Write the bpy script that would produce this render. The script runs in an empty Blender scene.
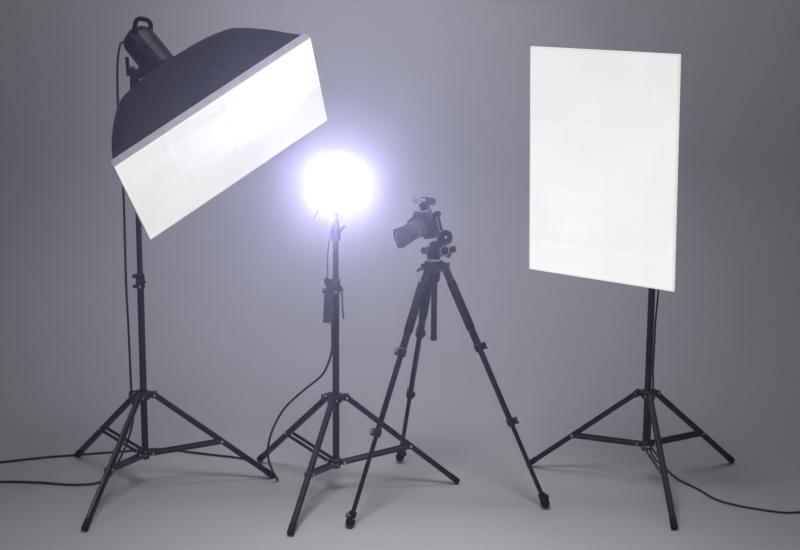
import bpy, bmesh, math, random
from mathutils import Vector, Matrix, noise
random.seed(4)
PI = math.pi
V = Vector
sc = bpy.context.scene
col = sc.collection

# ------------------------------------------------------------------ camera, exposure, lights
sc.view_settings.view_transform = 'Standard'
sc.view_settings.look = 'None'
sc.view_settings.gamma = 1.0
sc.view_settings.use_curve_mapping = False
sc.view_settings.exposure = 0.0

cam_data = bpy.data.cameras.new('camera')
cam_data.sensor_width = 36.0
cam_data.lens = 1555.9 * 36.0 / 800.0
cam_data.clip_start = 0.05
cam = bpy.data.objects.new('camera', cam_data)
col.objects.link(cam)
cam.matrix_world = Matrix.Translation((0, 0, 1.744)) @ Matrix.Rotation(PI / 2 - 0.20744, 4, 'X') @ Matrix.Rotation(0.0064, 4, 'Z')
sc.camera = cam

world = bpy.data.worlds.new('studio_ambient')
sc.world = world
world.use_nodes = True
bg = world.node_tree.nodes['Background']
bg.inputs['Color'].default_value = (0.88, 0.88, 1.0, 1)
bg.inputs['Strength'].default_value = 0.09

def area_light(name, loc, target, sx, sy, power, color=(1, 1, 1), spread=PI):
    d = bpy.data.lights.new(name, 'AREA')
    d.shape = 'RECTANGLE'
    d.size, d.size_y = sx, sy
    d.energy = power
    d.color = color
    d.spread = spread
    o = bpy.data.objects.new(name, d)
    col.objects.link(o)
    o.location = loc
    o.rotation_euler = (V(target) - V(loc)).to_track_quat('-Z', 'Y').to_euler()
    return o

# overhead studio bank, a soft pool of light on the sweep in front of the stands
area_light('overhead_bank', (-0.02, 3.55, 2.45), (-0.02, 3.85, 0), 0.6, 0.6, 11.8, (1.0, 0.985, 1.0), math.radians(80))
# added unseen strip light high over the stands, brightening the backdrop
area_light('added_backdrop_strip', (0.05, 4.75, 3.0), (0.05, 6.35, 0.6), 2.8, 0.4, 17, (0.95, 0.955, 1.04), math.radians(120))

# added unseen spot: widens the lamp's glow on the paper behind the middle stand
_sd = bpy.data.lights.new('added_glow_spot', 'SPOT')
_sd.energy = 82
_sd.color = (0.88, 0.885, 1.06)
_sd.spot_size = math.radians(62)
_sd.spot_blend = 1.0
_sd.shadow_soft_size = 0.15
_so = bpy.data.objects.new('added_glow_spot', _sd)
col.objects.link(_so)
_so.location = (-0.15, 4.7, 2.9)
_so.rotation_euler = (V((-0.15, 6.35, 0.50)) - _so.location).to_track_quat('-Z', 'Y').to_euler()

# ------------------------------------------------------------------ helpers
def frame(z, up=(0, 0, 1)):
    """3x3 matrix whose columns are x, y, z axes; z along the given direction."""
    z = V(z).normalized()
    up = V(up)
    if abs(z.dot(up.normalized())) > 0.98:
        up = V((0, 1, 0))
    x = up.cross(z).normalized()
    y = z.cross(x)
    return Matrix((x, y, z)).transposed()

class MB:
    """Collects shapes given in world space and links them as ONE mesh object."""
    def __init__(s):
        s.bm = bmesh.new()
    def _new(s, n0):
        return None
    def loft(s, rings, cap0=True, cap1=True, closed=True):
        bm = s.bm
        R = [[bm.verts.new(p) for p in r] for r in rings]
        n = len(R[0])
        for a, b in zip(R, R[1:]):
            for i in range(n if closed else n - 1):
                j = (i + 1) % n
                bm.faces.new((a[i], a[j], b[j], b[i]))
        if cap0: bm.faces.new(list(reversed(R[0])))
        if cap1: bm.faces.new(R[-1])
        return s
    def tube(s, p0, p1, r0, r1=None, n=12, cap=True):
        p0, p1 = V(p0), V(p1)
        r1 = r0 if r1 is None else r1
        M = frame(p1 - p0)
        ring = lambda p, r: [p + M @ V((r * math.cos(2 * PI * k / n), r * math.sin(2 * PI * k / n), 0)) for k in range(n)]
        return s.loft([ring(p0, r0), ring(p1, r1)], cap, cap)
    def lathe(s, o, axis, prof, n=24, up=(0, 0, 1), cap0=True, cap1=True):
        """prof: list of (radius, distance along axis)"""
        o = V(o); M = frame(axis, up)
        rings = [[o + M @ V((r * math.cos(2 * PI * k / n), r * math.sin(2 * PI * k / n), z)) for k in range(n)] for r, z in prof]
        return s.loft(rings, cap0, cap1)
    def path(s, pts, r, n=8, smooth=6):
        P = [V(p) for p in pts]
        if smooth:
            Q = []
            for i in range(len(P) - 1):
                a, b, c, d = P[max(i - 1, 0)], P[i], P[i + 1], P[min(i + 2, len(P) - 1)]
                # centripetal-like: chord scaled tangents
                lb = (c - b).length
                tb = (c - a) / max((b - a).length + lb, 1e-6) * lb
                tc = (d - b) / max((d - c).length + lb, 1e-6) * lb
                for k in range(smooth):
                    t = k / smooth; t2 = t * t; t3 = t2 * t
                    Q.append(b * (2 * t3 - 3 * t2 + 1) + tb * (t3 - 2 * t2 + t) + c * (-2 * t3 + 3 * t2) + tc * (t3 - t2))
            Q.append(P[-1])
        else:
            Q = P
        rings = []
        nrm = None
        for i, p in enumerate(Q):
            t = (Q[min(i + 1, len(Q) - 1)] - Q[max(i - 1, 0)]).normalized()
            if nrm is None:
                nrm = t.orthogonal().normalized()
            nrm = (nrm - t * nrm.dot(t)).normalized()
            bn = t.cross(nrm)
            rr = r(i / (len(Q) - 1)) if callable(r) else r
            rings.append([p + (nrm * math.cos(2 * PI * k / n) + bn * math.sin(2 * PI * k / n)) * rr for k in range(n)])
        return s.loft(rings)
    def box(s, c, size, M=None, bev=0.0, taper=1.0, seg=2):
        b = bmesh.new()
        bmesh.ops.create_cube(b, size=1.0)
        for v in b.verts:
            k = taper if v.co.z > 0 else 1.0
            v.co = V((v.co.x * size[0] * k, v.co.y * size[1] * k, v.co.z * size[2]))
        if bev:
            bmesh.ops.bevel(b, geom=list(b.edges), offset=bev, segments=seg, affect='EDGES', profile=0.5)
        T = Matrix.Translation(V(c)) @ (M.to_4x4() if M else Matrix.Identity(4))
        bmesh.ops.transform(b, matrix=T, verts=b.verts)
        me = bpy.data.meshes.new('tmp'); b.to_mesh(me); b.free()
        s.bm.from_mesh(me); bpy.data.meshes.remove(me)
        return s
    def prism(s, o, M, poly, z0, z1, bev=0.0):
        """poly in the frame's xy plane, extruded from z0 to z1"""
        b = bmesh.new()
        lo = [b.verts.new((x, y, z0)) for x, y in poly]
        hi = [b.verts.new((x, y, z1)) for x, y in poly]
        n = len(poly)
        for i in range(n):
            j = (i + 1) % n
            b.faces.new((lo[i], lo[j], hi[j], hi[i]))
        b.faces.new(list(reversed(lo))); b.faces.new(hi)
        bmesh.ops.recalc_face_normals(b, faces=b.faces)
        if bev:
            bmesh.ops.bevel(b, geom=list(b.edges), offset=bev, segments=2, affect='EDGES', profile=0.5)
        bmesh.ops.transform(b, matrix=Matrix.Translation(V(o)) @ M.to_4x4(), verts=b.verts)
        me = bpy.data.meshes.new('tmp'); b.to_mesh(me); b.free()
        s.bm.from_mesh(me); bpy.data.meshes.remove(me)
        return s
    def ball(s, c, r, squash=None, M=None):
        b = bmesh.new()
        bmesh.ops.create_uvsphere(b, u_segments=14, v_segments=10, radius=r)
        T = Matrix.Translation(V(c)) @ (M.to_4x4() if M else Matrix.Identity(4)) @ (Matrix.Diagonal((*squash, 1)) if squash else Matrix.Identity(4))
        bmesh.ops.transform(b, matrix=T, verts=b.verts)
        me = bpy.data.meshes.new('tmp'); b.to_mesh(me); b.free()
        s.bm.from_mesh(me); bpy.data.meshes.remove(me)
        return s
    def build(s, name, mat, parent=None, angle=35, recalc=True):
        off = V((0, 0, 0))
        p = parent
        while p is not None:
            off += p.location; p = p.parent
        if recalc:
            bmesh.ops.recalc_face_normals(s.bm, faces=s.bm.faces)
        bmesh.ops.translate(s.bm, verts=s.bm.verts, vec=-off)
        me = bpy.data.meshes.new(name)
        s.bm.to_mesh(me); s.bm.free()
        for pl in me.polygons: pl.use_smooth = True
        me.set_sharp_from_angle(angle=math.radians(angle))
        me.materials.append(mat)
        o = bpy.data.objects.new(name, me)
        col.objects.link(o)
        o.parent = parent
        return o

def thing(name, label, cat, loc, group=None):
    o = bpy.data.objects.new(name, None)
    o.empty_display_size = 0.05
    col.objects.link(o)
    o.location = loc
    o['label'] = label; o['category'] = cat
    if group: o['group'] = group
    return o

def whole(o, label, cat, group=None):
    o['label'] = label; o['category'] = cat
    if group: o['group'] = group
    return o

# ------------------------------------------------------------------ materials
def mat(name, color, rough=0.5, metal=0.0, noise_scale=60, noise_amt=0.12, bump=0.0, bump_scale=200, spec=0.5):
    m = bpy.data.materials.new(name)
    m.use_nodes = True
    nt = m.node_tree; N = nt.nodes; L = nt.links
    p = N['Principled BSDF']
    p.inputs['Roughness'].default_value = rough
    p.inputs['Metallic'].default_value = metal
    p.inputs['Specular IOR Level'].default_value = spec
    tc = N.new('ShaderNodeTexCoord')
    nz = N.new('ShaderNodeTexNoise'); nz.inputs['Scale'].default_value = noise_scale; nz.inputs['Detail'].default_value = 4
    L.new(tc.outputs['Object'], nz.inputs['Vector'])
    rp = N.new('ShaderNodeValToRGB')
    c = V(color)
    rp.color_ramp.elements[0].position = 0.3; rp.color_ramp.elements[1].position = 0.7
    rp.color_ramp.elements[0].color = (*(c * (1 - noise_amt)), 1)
    rp.color_ramp.elements[1].color = (*(c * (1 + noise_amt)), 1)
    L.new(nz.outputs['Fac'], rp.inputs['Fac'])
    L.new(rp.outputs['Color'], p.inputs['Base Color'])
    if bump:
        n2 = N.new('ShaderNodeTexNoise'); n2.inputs['Scale'].default_value = bump_scale; n2.inputs['Detail'].default_value = 3
        L.new(tc.outputs['Object'], n2.inputs['Vector'])
        b = N.new('ShaderNodeBump'); b.inputs['Strength'].default_value = bump; b.inputs['Distance'].default_value = 0.002
        L.new(n2.outputs['Fac'], b.inputs['Height']); L.new(b.outputs['Normal'], p.inputs['Normal'])
    return m

M_sweep = mat('grey_paper', (0.40, 0.40, 0.415), 0.75, 0, 3, 0.02, 0.05, 260, 0.3)
M_black = mat('black_anodised', (0.005, 0.005, 0.008), 0.38, 0.0, 80, 0.2, 0.03, 300, 0.5)
M_plastic = mat('black_plastic', (0.007, 0.007, 0.010), 0.5, 0.0, 90, 0.2, 0.08, 400, 0.5)
M_rubber = mat('black_rubber', (0.006, 0.006, 0.008), 0.8, 0.0, 60, 0.2, 0.1, 300, 0.3)
M_dark = mat('dark_grey_plastic', (0.035, 0.035, 0.045), 0.42, 0.0, 90, 0.15, 0.05, 400, 0.5)
M_steel = mat('bright_steel', (0.62, 0.62, 0.66), 0.3, 0.9, 120, 0.08)
M_grey = mat('grey_plastic', (0.30, 0.30, 0.33), 0.5, 0.0, 120, 0.08)
M_fabric = mat('black_nylon', (0.028, 0.029, 0.042), 0.78, 0.0, 45, 0.22, 0.25, 500, 0.35)
M_rim = mat('silver_hem', (0.62, 0.62, 0.68), 0.6, 0.0, 40, 0.08, 0.15, 300, 0.4)
M_lens = mat('satin_lens_black', (0.030, 0.030, 0.038), 0.30, 0.0, 90, 0.12, 0.0, 1, 0.6)
M_glass = mat('dark_glass', (0.008, 0.008, 0.014), 0.12, 0.0, 20, 0.1, 0, 1, 0.4)
M_cable = mat('black_cable', (0.009, 0.009, 0.012), 0.5, 0.0, 60, 0.2)
M_reflector = mat('reflector_aluminium', (0.75, 0.75, 0.78), 0.25, 1.0, 80, 0.05)

def diffuser_mat(name, color, strength, albedo=0.45):
    """white diffusion cloth, lit from within: emits, and its folds catch the room's light"""
    m = bpy.data.materials.new(name); m.use_nodes = True
    nt = m.node_tree; N = nt.nodes; L = nt.links
    p = N['Principled BSDF']
    p.inputs['Base Color'].default_value = (albedo, albedo, albedo * 1.02, 1)
    p.inputs['Roughness'].default_value = 0.9
    p.inputs['Specular IOR Level'].default_value = 0.1
    tc = N.new('ShaderNodeTexCoord')
    nz = N.new('ShaderNodeTexNoise'); nz.inputs['Scale'].default_value = 5; nz.inputs['Detail'].default_value = 2
    L.new(tc.outputs['Object'], nz.inputs['Vector'])
    mr = N.new('ShaderNodeMapRange')
    mr.inputs['From Min'].default_value = 0.3; mr.inputs['From Max'].default_value = 0.7
    mr.inputs['To Min'].default_value = strength * 0.96; mr.inputs['To Max'].default_value = strength * 1.03
    L.new(nz.outputs['Fac'], mr.inputs['Value'])
    p.inputs['Emission Color'].default_value = (*color, 1)
    L.new(mr.outputs['Result'], p.inputs['Emission Strength'])
    n2 = N.new('ShaderNodeTexNoise'); n2.inputs['Scale'].default_value = 26; n2.inputs['Detail'].default_value = 3
    L.new(tc.outputs['Object'], n2.inputs['Vector'])
    b = N.new('ShaderNodeBump'); b.inputs['Strength'].default_value = 0.25; b.inputs['Distance'].default_value = 0.004
    L.new(n2.outputs['Fac'], b.inputs['Height']); L.new(b.outputs['Normal'], p.inputs['Normal'])
    return m
M_diff = diffuser_mat('diffusion_cloth', (1.0, 0.995, 0.975), 0.75)
M_diff_dim = diffuser_mat('diffusion_cloth_dim', (1.0, 0.995, 0.975), 0.76, 0.14)
M_hem = diffuser_mat('lit_white_hem', (1.0, 0.995, 0.975), 0.70, 0.3)

M_lamp = bpy.data.materials.new('lamp_glow'); M_lamp.use_nodes = True
_p = M_lamp.node_tree.nodes['Principled BSDF']
_p.inputs['Base Color'].default_value = (0.9, 0.9, 0.95, 1)
_p.inputs['Emission Color'].default_value = (0.73, 0.73, 0.97, 1)
_p.inputs['Emission Strength'].default_value = 540.0

# ------------------------------------------------------------------ setting: floor, sweep and back wall of one paper roll
def strip(name, prof, x0, x1, nx):
    mb = MB(); bm = mb.bm
    rows = [[bm.verts.new((x0 + (x1 - x0) * i / nx, y, z)) for i in range(nx + 1)] for y, z in prof]
    for a, b in zip(rows, rows[1:]):
        for i in range(nx):
            bm.faces.new((a[i], a[i + 1], b[i + 1], b[i]))
    o = mb.build(name, M_sweep, None, 60, recalc=False)
    o['kind'] = 'structure'
    return o
strip('floor', [(-1.2, 0), (1.0, 0), (2.5, 0), (4, 0), (5, 0), (5.45, 0)], -7, 7, 24)
RC = 0.9
strip('wall_back', [(5.45 + RC * math.sin(a), RC * (1 - math.cos(a))) for a in [PI / 2 * k / 20 for k in range(21)]] + [(5.45 + RC, 1.6), (5.45 + RC, 2.4), (5.45 + RC, 3.4)], -7, 7, 24)

# ------------------------------------------------------------------ light stands
def light_stand(label, X, Y, th, R, hc, hb, brf, clamp_z, top_z):
    root = thing('light_stand', label, 'light stand', (X, Y, 0), 'black folding light stands')
    o = V((X, Y, 0))
    for k in range(3):
        a = th + k * 2 * PI / 3
        d = V((math.cos(a), math.sin(a), 0)); s = V((-d.y, d.x, 0))
        top = o + d * 0.034 + V((0, 0, hc)); foot = o + d * R + V((0, 0, 0.010))
        ax = (foot - top).normalized()
        up = s.cross(ax)
        m = Matrix((s, up, ax)).transposed()
        L = (foot - top).length
        # leg: rounded rectangular tube with a groove down each broad face
        prof = [(-.0095, -.004), (-.0065, -.0085), (-.0022, -.0088), (0, -.0074), (.0022, -.0088), (.0065, -.0085), (.0095, -.004),
                (.0095, .004), (.0065, .0085), (.0022, .0088), (0, .0074), (-.0022, .0088), (-.0065, .0085), (-.0095, .004)]
        leg = MB().prism(top, m, prof, -0.006, L - 0.024).build('leg', M_black, root)
        MB().prism(top, m, [(x * 1.1, y * 1.1) for x, y in prof], L - 0.034, L + 0.002, 0.001).build('foot_cap', M_rubber, leg)
        pb = top.lerp(foot, brf)
        for sg in (-1, 1):
            MB().lathe(pb + s * (sg * 0.0095), s * sg, [(0.0042, -0.001), (0.0042, 0.0052), (0.003, 0.0066)], 10).build('rivet', M_steel, leg)
            MB().lathe(top + s * (sg * 0.011), s * sg, [(0.0042, -0.001), (0.0042, 0.0045), (0.003, 0.006)], 10).build('rivet', M_steel, leg)
            # brace: one flat bar on each side of the leg
            q0 = pb + s * (sg * 0.0125) - V((0, 0, 0.001)); q1 = o + d * 0.026 + s * (sg * 0.0125) + V((0, 0, hb))
            bx = (q1 - q0).normalized()
            mm = Matrix((s, bx.cross(s), bx)).transposed()
            MB().box((q0 + q1) / 2, (0.0026, 0.013, (q1 - q0).length + 0.014), mm, 0.001, 1.0, 1).build('brace', M_black, root)
    # crown with three lugs
    zc = V((0, 0, hc))
    c = MB().lathe(o + zc, (0, 0, 1), [(0.0135, -0.016), (0.019, -0.014), (0.024, -0.006), (0.0265, 0.0), (0.0265, 0.009), (0.0225, 0.012), (0.016, 0.014)], 24)
    h = MB().lathe(o + V((0, 0, hb)), (0, 0, 1), [(0.010, -0.020), (0.0135, -0.018), (0.0155, -0.008), (0.0185, -0.004), (0.0185, 0.008), (0.015, 0.011), (0.0125, 0.013)], 20)
    crown = None
    for k in range(3):
        a = th + k * 2 * PI / 3
        d = V((math.cos(a), math.sin(a), 0)); s = V((-d.y, d.x, 0))
        for sg in (-1, 1):
            c.box(o + zc + d * 0.033 + s * sg * 0.0125, (0.022, 0.003, 0.018), Matrix((d, s, V((0, 0, 1)))).transposed(), 0.0012)
            h.box(o + V((0, 0, hb)) + d * 0.023 + s * sg * 0.0096, (0.018, 0.0026, 0.014), Matrix((d, s, V((0, 0, 1)))).transposed(), 0.001)
    crown = c.build('leg_collar', M_plastic, root)
    a = th - 1.15
    d = V((math.cos(a), math.sin(a), 0))
    MB().tube(o + zc + d * 0.022, o + zc + d * 0.040, 0.0035).box(o + zc + d * 0.044 + V((0, 0, .003)), (0.007, 0.006, 0.020), Matrix.Rotation(a, 3, 'Z'), 0.002).build('locking_knob', M_plastic, crown)
    hub = h.build('brace_hub', M_plastic, root)
    for k in range(3):
        a = th + k * 2 * PI / 3
        d = V((math.cos(a), math.sin(a), 0)); s = V((-d.y, d.x, 0))
        MB().tube(o + V((0, 0, hb)) + d * 0.026 - s * 0.0155, o + V((0, 0, hb)) + d * 0.026 + s * 0.0155, 0.0036, n=8).build('rivet', M_steel, hub)
    MB().tube(o + V((0, 0, hb - 0.016)), o + V((0, 0, clamp_z)), 0.0112, n=20).build('lower_pole', M_black, root)
    MB().tube(o + V((0, 0, clamp_z)), o + V((0, 0, top_z)), 0.0092, n=20).build('upper_pole', M_black, root)
    # clamp where the tubes meet
    z = V((0, 0, clamp_z))
    cl = MB().lathe(o + z, (0, 0, 1), [(0.0125, -0.024), (0.0145, -0.022), (0.0145, 0.020), (0.012, 0.024)], 18)
    cl.box(o + z + V((-0.016, -0.002, 0.016)), (0.016, 0.014, 0.012), None, 0.002).box(o + z + V((-0.016, -0.002, -0.017)), (0.016, 0.014, 0.010), None, 0.002)
    cl = cl.build('pole_clamp', M_plastic, root)
    MB().tube(o + z + V((0.006, -0.012, 0.0)), o + z + V((0.010, -0.022, 0.0)), 0.004).box(o + z + V((0.012, -0.024, 0.002)), (0.020, 0.006, 0.008), None, 0.002).build('clamp_knob', M_plastic, cl)
    MB().lathe(o + z + V((0.001, -0.0135, -0.016)), (0, -1, 0), [(0.0036, 0), (0.0036, 0.002), (0.002, 0.003)], 10).build('bolt', M_steel, cl)
    return root

STL = (-0.8306, 4.8653)
STM = (-0.2040, 4.8292)
STR = (0.8153, 4.9182)
light_stand('black light stand carrying the tilted softbox, pole rising behind its white face', *STL, -1.866, 0.4199, 0.3163, 0.1186, 0.5618, 0.695, 1.345)
light_stand('black light stand carrying the glaring round lamp, a power pack hung on its pole', *STM, -1.875, 0.4094, 0.3221, 0.1043, 0.5677, 0.690, 0.880)
light_stand('black light stand carrying the upright white softbox, pole hidden behind it', *STR, -1.4969, 0.4115, 0.3157, 0.1417, 0.5802, 0.72, 1.115)

# ------------------------------------------------------------------ softboxes
def softbox(label, C, Rm, w, h, nodes, depth, rr, lip, e0, rim_mat, face_mat):
    root = thing('softbox', label, 'softbox', C)
    ex, ey, n = Rm.col[0].normalized(), None, Rm.col[2].normalized()
    ex = (ex - n * ex.dot(n)).normalized(); ey = n.cross(ex)
    M = Matrix((ex, ey, n)).transposed()
    C = V(C)
    def sup(hx, hy, e, nn=72):
        out = []
        for k in range(nn):
            a = 2 * PI * k / nn + PI / nn
            c, s = math.cos(a), math.sin(a)
            out.append((math.copysign(abs(c) ** (2 / e), c) * hx, math.copysign(abs(s) ** (2 / e), s) * hy))
        return out
    # black fabric shell, bowed by its rods
    tt = [a for a, b in nodes]
    def prof(t):
        # smooth interpolation through the nodes (two passes of averaging)
        def lin(u):
            u = min(max(u, 0), 1)
            for (a, b), (c, d) in zip(nodes, nodes[1:]):
                if u <= c: return b + (d - b) * (u - a) / (c - a)
            return nodes[-1][1]
        if t < 0.04 or t > 0.96: return lin(t)
        return (lin(t - .06) + lin(t - .03) + lin(t) + lin(t + .03) + lin(t + .06)) / 5
    NT = 22
    def shell_pts(t, nn=72):
        s_ = prof(t) * 0.988
        e = 2.5 + (e0 - 2.5) * (1 - t) + 22 * (1 - t) ** 12
        hx, hy = rr + (w / 2 - rr) * s_, rr + (h / 2 - rr) * s_
        return [C + M @ V((x, y, -lip - depth * t)) for x, y in sup(hx, hy, e, nn)]
    sh = MB().loft([shell_pts(k / NT) for k in range(NT + 1)], False, False).build('fabric_shell', M_fabric, root, 60)
    md = sh.modifiers.new('cloth_thickness', 'SOLIDIFY'); md.thickness = 0.0025; md.offset = -1
    # corner seams, where the rods run
    for sx in (-1, 1):
        for sy in (-1, 1):
            pts = []
            for k in range(0, NT + 1, 2):
                t = k / NT
                s_ = prof(t) * 0.988; e = 2.5 + (e0 - 2.5) * (1 - t) + 22 * (1 - t) ** 12
                q = 0.5 ** (1 / e)
                pts.append(C + M @ V((sx * (rr + (w / 2 - rr) * s_) * q, sy * (rr + (h / 2 - rr) * s_) * q, -lip - depth * t)))
            MB().path(pts, 0.0022, 6, 2).build('seam', M_fabric, root)
    # hem band around the mouth
    def rect(hw, hh, z): return [C + M @ V((x * hw, y * hh, z)) for x, y in ((-1, -1), (1, -1), (1, 1), (-1, 1))]
    MB().loft([rect(w / 2 - .004, h / 2 - .004, 0.001), rect(w / 2, h / 2, 0.0), rect(w / 2 + .0005, h / 2 + .0005, -lip * .5), rect(w / 2 - .005, h / 2 - .003, -lip - .003), rect(w / 2 - .008, h / 2 - .006, -lip - .003), rect(w / 2 - .006, h / 2 - .006, -.004)], False, False).build('rim', rim_mat, root, 20)
    # speed ring at the back
    MB().lathe(C - n * (lip + depth - 0.006), -n, [(0.030, -.002), (rr + 0.02, -.002), (rr + 0.022, .006), (rr + 0.012, .016), (0.030, .018)], 28).build('speed_ring', M_plastic, root)
    # white diffusion front: slightly billowed, with fold creases pressed in
    mb = MB(); bm = mb.bm
    nx, ny = (56, 80) if h > w else (80, 56)
    foldx = [-.26, .04, .31]; foldy = [-.36, -.12, .18, .40]
    g = []
    for j in range(ny + 1):
        row = []
        for i in range(nx + 1):
            u, v = i / nx - .5, j / ny - .5
            edge = min(0.5 - abs(u), 0.5 - abs(v))
            z = 0.007 * min(1, edge * 6) * (1 - 1.6 * (u * u + v * v))
            wob = noise.noise(V((u * 5, v * 5, 3.1))) * .012
            for f in foldx: z += 0.0040 * math.exp(-((u - f - wob) / 0.008) ** 2) * min(1, edge * 12)
            for f in foldy: z -= 0.0040 * math.exp(-((v - f + wob) / 0.007) ** 2) * min(1, edge * 12)
            z += 0.005 * noise.noise(V((u * 9, v * 7, .3 + w))) * min(1, edge * 10)
            row.append(bm.verts.new(C + M @ V((u * (w - .008), v * (h - .008), z + 0.0005))))
        g.append(row)
    for j in range(ny):
        for i in range(nx):
            bm.faces.new((g[j][i], g[j][i + 1], g[j + 1][i + 1], g[j + 1][i]))
    mb.build('diffuser', face_mat, root, 80, recalc=False)
    # stitched white hem round the diffuser
    hm = MB()
    R2 = [rect(w / 2 - .0005, h / 2 - .0005, .001), rect(w / 2 - .001, h / 2 - .001, .003), rect(w / 2 - .006, h / 2 - .006, .003), rect(w / 2 - .007, h / 2 - .007, .001)]
    hm.loft(R2, False, False).build('hem', M_hem, root, 20)
    return root, M, n

RL = Matrix(((0.7988, -0.0560, 0.5990), (0.3020, -0.8238, -0.4798), (0.5203, 0.5642, -0.6411)))
CL = V((-0.5121, 4.5697, 1.1802))
sbl, ML, nL = softbox('black softbox tilted steeply downward, its white rectangular face slanting above the floor', CL, RL, 0.6666, 0.4945,
                      [(0, 1), (.3, .906), (.55, .775), (.8, .621), (1, .209)], 0.274, 0.03, 0.021, 10, M_rim, M_diff_dim)
RR = Matrix(((0.7848, -0.0213, -0.6194), (-0.6197, -0.0291, -0.7843), (-0.0013, 0.9994, -0.0360)))
CR = V((0.5985, 4.618, 1.1054))
sbr, MR, nR = softbox('upright softbox seen face-on as a tall glowing white rectangle', CR, RR, 0.5078, 0.6943,
                      [(0, 1), (.25, .74), (.5, .5), (.8, .22), (1, .08)], 0.20, 0.03, 0.012, 12, M_hem, M_diff)

# ------------------------------------------------------------------ flash heads behind the softboxes
def flash_head(label, base, ax, up, length, r, pole_top, full=True):
    base = V(base); ax = V(ax).normalized()
    side = ax.cross(V((0, 0, 1))).normalized()
    up = side.cross(ax).normalized()
    end = base + ax * length
    root = thing('flash_head', label, 'flash head', base)
    M = Matrix((side, up, ax)).transposed()
    hs = MB().lathe(base, ax, [(r * .86, 0), (r * .98, .006), (r, .02), (r, length * .45), (r * .97, length * .46), (r * .97, length * .49), (r, length * .5), (r, length - .02), (r * .96, length - .008), (r * .82, length)], 32, up=up).build('housing', M_plastic, root)
    # ribs along the housing
    for a in (0.45, 0.95, 2.2, 2.7):
        d = side * math.cos(a) + up * math.sin(a)
        MB().box(base + ax * length * .5 + d * r, (0.006, 0.004, length * .8), Matrix((d.cross(ax), d, ax)).transposed(), 0.001).build('rail', M_dark, hs)
    rp = MB().lathe(end - ax * .004, ax, [(r * .80, 0), (r * .80, .006), (r * .72, .008)], 28).build('rear_panel', M_dark, root)
    for dx, dy in ((-.45, .25), (.4, .3), (0, -.4)):
        MB().lathe(end + side * dx * r + up * dy * r, ax, [(.007, 0), (.007, .009), (.005, .011)], 12).build('control_knob', M_plastic, rp)
    # carrying handle looped over the rear
    fwd = (ax * .45 + up * .9).normalized()
    q = end - ax * .018
    fs = side * (r * .66)
    pts = [q - fs + up * r * .3, q - fs + up * r * .45 + fwd * .022, q - fs * .95 + up * r * .45 + fwd * .040, q - fs * .72 + up * r * .45 + fwd * .049,
           q - fs * .2 + up * r * .45 + fwd * .049, q + fs * .45 + up * r * .45 + fwd * .044, q + fs * .84 + up * r * .45 + fwd * .034, q + fs + up * r * .45 + fwd * .016, q + fs + up * r * .3]
    if full:
        MB().path(pts, 0.0072, 8, 5).build('handle', M_rubber, root)
    # mounting bracket from the underside to the stand's spigot
    pt = V(pole_top)
    under = base + ax * (length * .35) - up * (r + .004)
    mid = V((pt.x, pt.y, 0)) + V((0, 0, pt.z + .018))
    br = MB().path([under + up * .006, under.lerp(mid, .5), mid], 0.016, 12, 3)
    br.lathe(pt - V((0, 0, .03)), (0, 0, 1), [(.0125, 0), (.0145, .002), (.0145, .042), (.011, .047)], 18)
    br.box(under + up * .002, (.036, .010, .05), M, .003)
    br.box(under + side * .010 - up * .004, (.026, .026, .060), M, .005)
    br = br.build('bracket', M_plastic, root)
    lv = mid + V((-.016, -.012, -.004))
    MB().lathe(mid - V((.002, 0, -.012)), (-1, -.4, 0), [(.012, -.004), (.012, .010), (.008, .013)], 16).build('tilt_knob', M_plastic, br)
    MB().path([lv, lv + V((-.002, 0, .030)), lv + V((-.004, 0, .058))], 0.0062, 8, 3).build('tilt_lever', M_plastic, br)
    return root, end
axL = -nL
hb = CL + axL * 0.298 + V((-.025, 0, 0.002))
fl, endL = flash_head('black cylindrical flash head with a loop handle, above the tilted softbox', hb, axL, None, 0.158, 0.050, (STL[0], STL[1], 1.335))
axR = -nR
fr, endR = flash_head('flash head hidden behind the upright softbox', CR + axR * 0.213, axR, None, 0.10, 0.034, (STR[0], STR[1], 1.105), False)

# ------------------------------------------------------------------ round lamp on the middle stand
LC = V((-0.1955, 4.790, 1.020))
lamp = thing('studio_lamp', 'glaring round lamp facing the camera on the stand between softbox and tripod', 'lamp', LC)
ad = V((0.09, -1, 0.17)).normalized()
M_white_inner = mat('grey_enamel', (0.07, 0.07, 0.075), 0.5, 0, 60, 0.02)
rf = MB().lathe(LC, -ad, [(.0838, -.052), (.0846, -.052), (.0848, -.049), (.0843, .017), (.0774, .039), (.0568, .057), (.0396, .069), (.0378, .067)], 48, cap0=False, cap1=False).build('reflector', M_plastic, lamp, 50)
MB().lathe(LC, -ad, [(.0842, -.0523), (.0836, -.0519), (.0826, -.030), (.0800, .006), (.0770, .014), (.0600, .03)], 48, cap0=False, cap1=True).build('reflector_lining', M_white_inner, rf, 60)
MB().lathe(LC, ad, [(.0775, -.011), (.0740, -.004), (.0610, .001), (.0390, .0055), (.0130, .0075)], 40).build('frosted_front', M_lamp, lamp, 80)
MB().lathe(LC, -ad, [(0.0344, 0.0619), (0.0378, 0.0671), (0.0378, 0.1376), (0.0344, 0.1634), (0.0258, 0.1720)], 28).build('housing', M_plastic, lamp)
pm = V((STM[0], STM[1], 0))
b = MB().tube(pm + V((0, 0, .925)), pm + V((0, 0, .985)), .009).lathe(pm + V((0, 0, .835)), (0, 0, 1), [(.0125, 0), (.0155, .003), (.0155, .040), (.0125, .046), (.0105, .060), (.0105, .095)], 18)
b.box(pm + V((0, .0, .985)), (.030, .034, .018), None, .003)
b = b.build('bracket', M_plastic, lamp)
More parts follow.
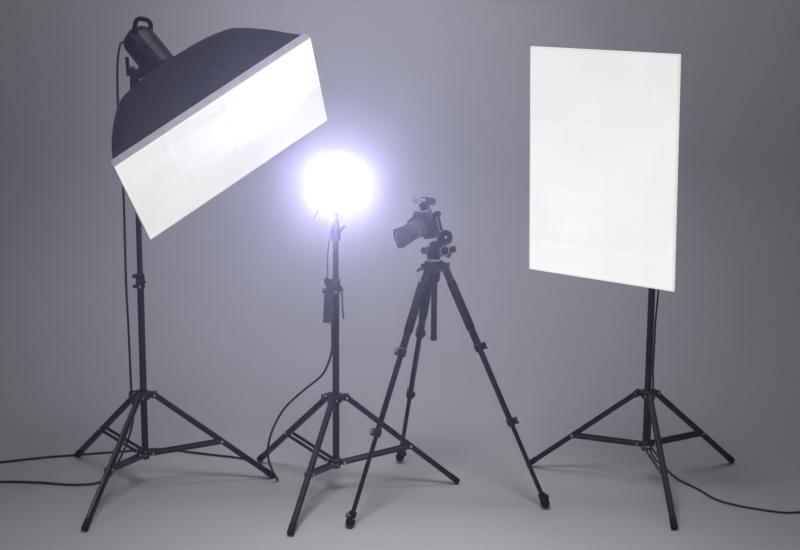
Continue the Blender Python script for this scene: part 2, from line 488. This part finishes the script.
MB().tube(pm + V((.010, -.010, .872)), pm + V((.020, -.018, .876)), .004).path([pm + V((.014, -.018, .868)), pm + V((.022, -.020, .880)), pm + V((.030, -.022, .888))], .004, 8, 3).build('clamp_lever', M_plastic, b)
MB().path([(-.222, 4.815, .985), (-.248, 4.80, .955), (-.271, 4.78, .915)], .0032, 8, 3).build('locking_lever', M_grey, lamp)

# ------------------------------------------------------------------ power pack hung on the pole
pk = V((-0.2290, 4.826, 0.600))
pack = thing('power_pack', 'small dark power pack hanging on the pole below the glaring lamp', 'power pack', pk)
Mp = Matrix.Rotation(math.radians(4), 3, 'Y')
cs = MB().box(pk + V((0, 0, .024)), (.024, .046, .098), Mp, .003, 1.18).build('case', M_dark, pack)
MB().box(pk + V((-.001, 0, .076)), (.032, .052, .007), Mp, .002).build('lid', M_plastic, cs)
for k in range(4):
    MB().lathe(pk + V((.0135 - .001 * k, -.016, .058 - .022 * k)), (1, -.4, 0), [(.0032, -.002), (.0032, .003), (.002, .004)], 10).build('button', M_grey, cs)
MB().path([pk + V((.004, 0, .078)), pk + V((.002, -.004, .092)), pk + V((-.004, -.004, .104)), pk + V((-.004, -.002, .112))], .0075, 10, 3).ball(pk + V((-.003, -.003, .109)), .0095).build('plug', M_plastic, pack)
MB().box(pk + V((.014, 0, .086)), (.024, .016, .016), None, .003).build('hook', M_plastic, pack)
MB().path([pk + V((.045, -.004, .075)), pk + V((.047, -.006, .03)), pk + V((.050, -.006, -.012)), pk + V((.049, -.002, -.013)), pk + V((.045, .004, .07))], .0022, 6, 3).path([pk + V((.014, -.012, .088)), pk + V((.030, -.017, .086)), pk + V((.046, -.006, .078)), pk + V((.045, .010, .078)), pk + V((.030, .016, .086)), pk + V((.014, .010, .088))], .003, 6, 3).build('strap', M_rubber, pack)

# ------------------------------------------------------------------ cables
def cable(label, pts, r=.0038):
    mb = MB().path(pts, r, 8, 6)
    o = mb.build('power_cable', M_cable, None, 60)
    return whole(o, label, 'cable')
cable('thin black cord hanging down beside the left light stand, then lying to the frame edge',
      [tuple(endL + V((-.006, .010, -.010))), (-0.891, 4.985, 1.440), (-0.898, 4.970, 1.405), (-0.900, 4.955, 1.345), (-0.898, 4.940, 1.265), (-0.891, 4.920, 1.109), (-0.882, 4.900, 0.967), (-0.879, 4.880, 0.695), (-0.875, 4.880, 0.496), (-0.876, 4.900, 0.306), (-0.875, 4.920, 0.255), (-0.885, 4.950, 0.191), (-0.914, 5.000, 0.109), (-0.955, 5.050, 0.025), (-0.972, 4.955, 0.005), (-1.000, 4.890, 0.005), (-1.083, 4.875, 0.005), (-1.186, 4.893, 0.005), (-1.320, 4.900, 0.005), (-1.60, 4.88, 0.005)])
cable('black cord looping from the power pack to the floor and behind the left light stand',
      [(-0.216, 4.85, .600), (-0.2165, 4.853, 0.569), (-0.2165, 4.850, 0.526), (-0.217, 4.848, 0.483), (-0.227, 4.850, 0.438), (-0.250, 4.860, 0.389), (-0.313, 4.870, 0.332), (-0.373, 4.880, 0.271), (-0.413, 4.880, 0.199), (-0.430, 4.880, 0.134), (-0.428, 4.885, 0.089), (-0.416, 4.900, 0.045), (-0.403, 4.935, 0.006), (-0.416, 4.975, 0.005), (-0.450, 5.033, 0.005), (-0.485, 5.106, 0.005), (-0.552, 5.158, 0.005), (-0.642, 5.189, 0.005), (-0.734, 5.220, 0.005), (-0.826, 5.252, 0.005), (-0.879, 5.251, 0.005), (-0.980, 5.221, 0.005), (-1.118, 5.184, 0.005), (-1.242, 5.149, 0.005), (-1.368, 5.098, 0.005), (-1.652, 5.00, 0.005)])
cable('black cord running down the right light stand and snaking right across the floor',
      [tuple(endR + V((0.0, .006, -.02))), (0.842, 4.955, 0.98), (0.843, 4.945, 0.829), (0.840, 4.940, 0.653), (0.835, 4.940, 0.557), (0.834, 4.940, 0.445), (0.834, 4.945, 0.393), (0.838, 4.955, 0.345), (0.838, 4.965, 0.282), (0.838, 4.975, 0.175), (0.845, 5.00, 0.100), (0.872, 5.06, 0.045), (0.905, 5.10, 0.008), (0.937, 4.968, 0.005), (0.986, 4.871, 0.005), (1.025, 4.776, 0.005), (1.080, 4.722, 0.005), (1.163, 4.678, 0.005), (1.221, 4.657, 0.005), (1.270, 4.662, 0.005), (1.55, 4.70, 0.005)], .0032)
cable('short lead from the glaring lamp down to its power pack',
      [(-0.207, 4.812, .925), (-0.217, 4.808, .88), (-0.226, 4.812, .82), (-0.230, 4.818, .76), (-0.2295, 4.823, .735), (-0.232, 4.8235, .712)], .0020)

# ------------------------------------------------------------------ photo tripod
TC = V((0.1080, 4.7781, 0))
TA = 0.773
tri = thing('photo_tripod', 'black three-legged photo tripod holding the camera, legs spread wide', 'tripod', TC)
def ringbox(mb, p, ax, r, L):
    return mb.lathe(p - ax * (L / 2), ax, [(r * .9, 0), (r, .002), (r, L - .002), (r * .9, L)], 14)
for ang in (-133.9, 106.4, -13.9):
    a = math.radians(ang)
    d = V((math.cos(a), math.sin(a), 0)); s = V((-d.y, d.x, 0))
    foot = TC + d * .375 + V((0, 0, .0065)); top = TC + d * .030 + V((0, 0, TA))
    ax = (foot - top).normalized(); nrm = ax.cross(s)
    L = (foot - top).length
    P = lambda t: top + ax * (L * t)   # 0 at the crown, 1 at the floor
    m = Matrix((s, nrm, ax)).transposed()
    leg = MB().lathe(top, ax, [(.0115, -.004), (.0125, .004), (.0125, L * .06), (.0118, L * .065), (.0118, L * .32)], 16).build('leg', M_black, tri)
    MB().lathe(top, ax, [(.0125, L * .065), (.0142, L * .072), (.0138, L * .255), (.0122, L * .262)], 16).build('foam_grip', M_rubber, leg)
    MB().tube(P(.33), P(.645), .0090, n=14).build('middle_tube', M_black, leg)
    MB().tube(P(.64), P(.975), .0072, n=14).build('lower_tube', M_black, leg)
    for t, r in ((.337, .0148), (.645, .0130)):
        c = ringbox(MB(), P(t), ax, r, .024)
        c.box(P(t) + nrm * (r + .002), (.016, .008, .020), m, .002)
        c.box(P(t) - s * (r * .9), (.008, .013, .018), m, .002)
        c = c.build('leg_lock', M_plastic, leg)
        MB().box(P(t) + nrm * (r + .0075) + ax * .001, (.013, .004, .024), m, .0015).build('lock_flap', M_dark, c)
        fc = -s if d.y < 0.5 else s
        if ang == -133.9:
            MB().box(P(t) - s * .004 + nrm * (r + .0102), (.012, .0020, .014), m, .0006).build('steel_insert', M_steel, c)
    fm = ringbox(MB(), P(.955), ax, .0125, .020)
    fm.box(P(.962) + nrm * .012, (.019, .011, .014), m, .002).box(P(.962) - s * .014, (.012, .016, .014), m, .002)
    ft = fm.build('foot', M_rubber, leg)
    MB().lathe(P(.972), ax, [(.0135, -.001), (.0148, .004), (.0140, .012), (.0115, .0195), (.006, .0235)], 16).build('foot_pad', M_rubber, ft)
    if ang == -133.9:
        MB().box(P(.960) + nrm * .0178, (.014, .003, .008), m, .0008).build('steel_insert', M_steel, ft)
        MB().box(P(.045) + nrm * .0125 - s * .004, (.009, .004, .040), m, .0015).build('angle_lock_plate', M_steel, leg)
        MB().path([P(.015) - s * .010 + nrm * .006, P(.02) - s * .024 + nrm * .006, P(.03) - s * .031 + nrm * .007], .0042, 8, 3).build('locking_lever', M_plastic, leg)
cz = TC + V((0, 0, TA))
sp = MB().lathe(cz, (0, 0, 1), [(.014, -.055), (.017, -.05), (.019, -.024), (.030, -.012), (.033, -.004), (.033, .006), (.024, .012)], 24)
for ang in (-133.9, 106.4, -13.9):
    a = math.radians(ang); d = V((math.cos(a), math.sin(a), 0)); s = V((-d.y, d.x, 0))
    for sg in (-1, 1):
        sp.box(cz + d * .033 + s * sg * .0145 - V((0, 0, .006)), (.026, .004, .024), Matrix((d, s, V((0, 0, 1)))).transposed(), .002)
sp.build('leg_crown', M_plastic, tri)
MB().tube((TC.x, TC.y, .530), (TC.x, TC.y, TA + .012), .0098, n=18).lathe((TC.x, TC.y, .528), (0, 0, 1), [(.0085, 0), (.0108, .002), (.0108, .010), (.0098, .012)], 18).build('centre_column', M_black, tri)
# pan head
hd = MB()
H0 = cz + V((-.003, 0, .012))
hd.lathe(H0, (0, 0, 1), [(.018, .006), (.021, .008), (.021, .018), (.017, .022)], 24)
hd.box(H0 + V((.004, 0, .030)), (.054, .036, .030), Matrix.Rotation(.15, 3, 'Z'), .004)
hd.lathe(H0 + V((.010, 0, .044)), (0.2, 0, 1), [(.026, 0), (.025, .006), (.020, .013), (.010, .017)], 22)
hd = hd.build('pan_head', M_plastic, tri)
MB().lathe(H0 - V((0, 0, .001)), (0, 0, 1), [(.0215, 0), (.0225, .0015), (.0225, .006), (.0215, .0075)], 28).build('steel_ring', M_steel, hd)
kx = V((-1, -.15, .04)).normalized()
MB().lathe(H0 + V((-.018, -.002, .032)), kx, [(.006, 0), (.006, .006), (.0105, .008), (.0112, .014), (.0095, .020), (.005, .022)], 16).build('tilt_knob', M_rubber, hd)
kd = V((.25, -1, .05)).normalized()
kk = MB().lathe(H0 + V((.030, -.014, .036)), kd, [(.010, 0), (.0165, .003), (.0172, .006), (.0172, .013), (.0155, .016), (.0150, .0145)], 28).build('friction_dial', M_plastic, hd)
MB().lathe(H0 + V((.030, -.014, .036)) + kd * .0135, kd, [(.0150, 0), (.0165, .001), (.0165, .003), (.0135, .0035), (.0125, .001)], 28, cap1=False).build('steel_ring', M_steel, kk)
MB().lathe(H0 + V((.030, -.014, .036)) + kd * .0135, kd, [(.0068, 0), (.0068, .004), (.005, .005)], 16).build('dial_cap', M_dark, kk)
MB().lathe(H0 + V((.034, .002, .024)), V((1, -.3, -.25)), [(.006, 0), (.006, .006), (.0105, .009), (.011, .018), (.008, .021)], 14).build('locking_knob', M_plastic, hd)
MB().lathe(H0 + V((.036, .006, .034)), V((1, .1, .05)), [(.006, 0), (.006, .018), (.0100, .020), (.0108, .030), (.008, .034)], 14).build('locking_knob', M_plastic, hd)
# tilt cradle: D-shaped side plate and the camera platform
tp = V((.139, 4.785, .8585))
Mt = frame(V((.35, -1, .1)), (0, 0, 1))
poly = []
for k in range(13):
    a = -1.25 + 2.9 * k / 12
    poly.append((.020 * math.cos(a) + .002, .023 * math.sin(a)))
poly += [(-.020, .012), (-.022, -.014), (-.012, -.024)]
cr = MB().prism(tp, Mt, poly, -.014, .014, .003)
cr.box(tp + V((-.014, .004, -.022)), (.030, .026, .018), Matrix.Rotation(-.5, 3, 'Y'), .003)
cr.path([tp + V((-.014, .004, -.020)), tp + V((-.020, .004, -.030))], .013, 12, 0)
cr = cr.build('tilt_cradle', M_plastic, hd)
MB().lathe(tp + Mt @ V((-.002, .001, .013)), Mt.col[2], [(.0040, 0), (.0040, .003), (.0025, .0042)], 12).build('bolt', M_steel, hd)

# ------------------------------------------------------------------ camera on the tripod
f = V((-.61, -.767, -.196)).normalized()
rt = f.cross(V((0, 0, 1))).normalized()       # camera's own right, away from the viewer
u = rt.cross(f).normalized()
roll = Matrix.Rotation(math.radians(10), 3, f)
rt, u = roll @ rt, roll @ u
Mc = Matrix((rt, u, f)).transposed()
mount = V((0.0626, 4.755, 0.8965))
bc = mount - f * .020 - rt * .002 + u * .002
dslr = thing('dslr_camera', 'black camera with long hooded lens, pitched downward on the photo tripod', 'camera', bc - u * .036)
# body outline seen from the front (x = camera right, y = up): grip side and sloped shoulders, with prism hump
poly = [(-.048, -.036), (.040, -.036), (.044, -.030), (.044, .022), (.039, .027), (.026, .028), (.018, .037), (.012, .040), (-.012, .040), (-.019, .036), (-.026, .028), (-.044, .027), (-.049, .021), (-.050, -.031)]
body = MB().prism(bc, Mc, poly, -.019, .018, .003).build('body', M_plastic, dslr)
MB().box(bc + Mc @ V((.037, -.006, .018)), (.018, .056, .024), Mc, .006).build('grip', M_rubber, dslr)
MB().prism(bc, Mc, [(-.020, .024), (.020, .024), (.017, .036), (.011, .042), (-.011, .042), (-.017, .036)], .006, .028, .003).build('prism_hood', M_plastic, dslr)
MB().path([bc + Mc @ V((-.011, .040, .020)), bc + Mc @ V((-.008, .047, .024)), bc + Mc @ V((.008, .047, .024)), bc + Mc @ V((.011, .040, .020))], .0022, 6, 4).build('flash_latch', M_plastic, dslr)
MB().prism(bc, Mc, [(-.016, .026), (.016, .026), (.015, .042), (-.015, .042)], -.030, -.017, .003).build('eyecup', M_rubber, dslr)
MB().box(bc + Mc @ V((-.004, -.006, -.0205)), (.060, .042, .004), Mc, .001).build('rear_screen', M_glass, dslr)
MB().box(bc + Mc @ V((-.006, .0405, -.010)), (.022, .004, .022), Mc, .001).build('hot_shoe', M_steel, dslr)
MB().lathe(bc + Mc @ V((.030, .026, -.002)), u, [(.0100, 0), (.0100, .006), (.0085, .008)], 20).build('mode_dial', M_dark, dslr)
MB().lathe(bc + Mc @ V((.036, .021, .018)), u, [(.006, 0), (.006, .004), (.004, .005)], 14).build('shutter_button', M_dark, dslr)
for i in range(7):   # row of small bright ports down the left side
    MB().box(bc + Mc @ V((-.0505, .016 - .0074 * i, -.004 + (.0018 if i % 2 else -.0018))), (.0036, .0036, .0062), Mc, .001).build('port_cover', M_grey, dslr)
MB().box(bc + Mc @ V((-.0505, -.006, -.014)), (.004, .050, .006), Mc, .0015).build('port_door', M_rubber, dslr)
sl = MB().lathe(bc + Mc @ V((-.047, .027, -.004)), Mc @ V((-1, .3, -.2)), [(.006, -.008), (.0085, -.004), (.0085, .006), (.006, .010)], 14)
sl.path([bc + Mc @ V((-.050, .028, -.004)), bc + Mc @ V((-.058, .034, -.010)), bc + Mc @ V((-.060, .026, -.014)), bc + Mc @ V((-.054, .020, -.012))], .0036, 8, 4)
sl.build('strap_lug', M_plastic, dslr)
# lens: barrel with rings and hood
lc = mount
lens = MB().lathe(lc, f, [(.0280, -.006), (.0280, .003), (.0262, .005), (.0262, .009), (.0270, .011), (.0270, .040), (.0262, .042), (.0262, .046), (.0242, .047), (.0242, .054), (.0268, .056), (.0268, .074), (.0256, .076), (.0256, .090)], 36, up=u)
lens = lens.build('lens', M_lens, dslr)
for z0, z1, r0 in ((.014, .036, .0270), (.0575, .0725, .0268)):
    mb = MB()
    for k in range(36):
        a = 2 * PI * k / 36
        dd = rt * math.cos(a) + u * math.sin(a)
        mb.box(lc + f * ((z0 + z1) / 2) + dd * (r0 + .0002), (.0024, .0016, z1 - z0), Matrix((dd.cross(f), dd, f)).transposed())
    g = mb.build('grip_ring', M_lens if z0 < .03 else M_rubber, lens)
    g['kind'] = 'stuff'
MB().lathe(lc, f, [(.0272, .0375), (.0276, .038), (.0276, .0395), (.0272, .040)], 36, cap0=False, cap1=False).build('silver_band', M_grey, lens)
MB().lathe(lc, f, [(.0262, .084), (.0258, .0905), (.0200, .0890), (.0100, .0875), (.0020, .0870)], 32, cap0=False).build('front_element', M_glass, lens)
# petal hood: long petals above and below, shallow cut-outs at the sides
mb = MB()
NH = 72; rings = []
for rr_, zz, petal in ((.0275, .076, 0), (.0290, .080, 0), (.0304, .092, 0), (.0312, .104, 1), (.0302, .104, 1), (.0292, .092, 0), (.0272, .082, 0), (.0262, .078, 0)):
    ring = []
    for k in range(NH):
        a = 2 * PI * k / NH
        c2 = math.cos(2 * a)
        pet = petal * (.0065 * (1 / (1 + math.exp(7 * (c2 + .15)))) * 2 - .006)
        dd = rt * math.cos(a) + u * math.sin(a)
        ring.append(lc + f * (zz + pet) + dd * rr_)
    rings.append(ring)
mb.loft(rings + [rings[0]], False, False)
bmesh.ops.remove_doubles(mb.bm, verts=mb.bm.verts, dist=1e-6)
mb.build('lens_hood', M_rubber, lens, 50)
# quick release plate between body and cradle
MB().box(bc + Mc @ V((-.014, -.0405, -.004)), (.044, .010, .034), Mc, .002).build('release_plate', M_dark, dslr)

# small flash on the camera's hot shoe
fb = bc + Mc @ V((-.008, .0425, -.012))
fg = thing('camera_flash', 'small black flash unit with pale head on top of the camera', 'flash', fb)
MB().box(fb + u * .003, (.022, .006, .022), Mc, .002).prism(fb, frame(rt, u), [(-.009, .002), (.009, .002), (.013, .018), (.012, .026), (-.006, .028), (-.010, .020)], -.012, .012, .003).build('foot', M_plastic, fg)
fh = V((-.90, -.40, .13)).normalized()
Mf = frame(fh, (0, 0, 1))
hc_ = fb + u * .0275 + V((.016, 0, .001))
MB().box(hc_ + fh * .006, (.030, .022, .052), Mf, .006).build('head', M_plastic, fg)
MB().box(hc_ + fh * .038, (.028, .019, .020), Mf, .003).build('diffuser_cap', M_grey, fg)
MB().lathe(hc_ + fh * .020 + Mf @ V((0, 0, 0)) + V((.002, -.0158, .004)), V((-.3, -1, .2)), [(.005, -.003), (.005, .001), (.003, .002)], 14).build('sensor_window', M_steel, fg)

# ------------------------------------------------------------------ thin haze volume, added to stand in for the lens bloom round the lamp
m = bpy.data.materials.new('bloom_haze'); m.use_nodes = True
nt = m.node_tree
nt.nodes.remove(nt.nodes['Principled BSDF'])
# two scatter lobes: a wide halo, and a tight aureole softening the lamp's edge
add = nt.nodes.new('ShaderNodeAddShader')
for i, (dens, g) in enumerate(((0.0085, 0.80), (0.0037, 0.965))):
    vs = nt.nodes.new('ShaderNodeVolumeScatter')
    vs.inputs['Color'].default_value = (0.72, 0.72, 1.0, 1)
    vs.inputs['Density'].default_value = dens
    vs.inputs['Anisotropy'].default_value = g
    nt.links.new(vs.outputs['Volume'], add.inputs[i])
nt.links.new(add.outputs[0], nt.nodes['Material Output'].inputs['Volume'])
hz = MB().box((0, 2.6, 1.72), (13.6, 7.2, 3.3)).build('haze', m, None)
hz['kind'] = 'stuff'; hz['label'] = 'added thin bluish haze volume that gives the lamp its bloom'; hz['category'] = 'haze'
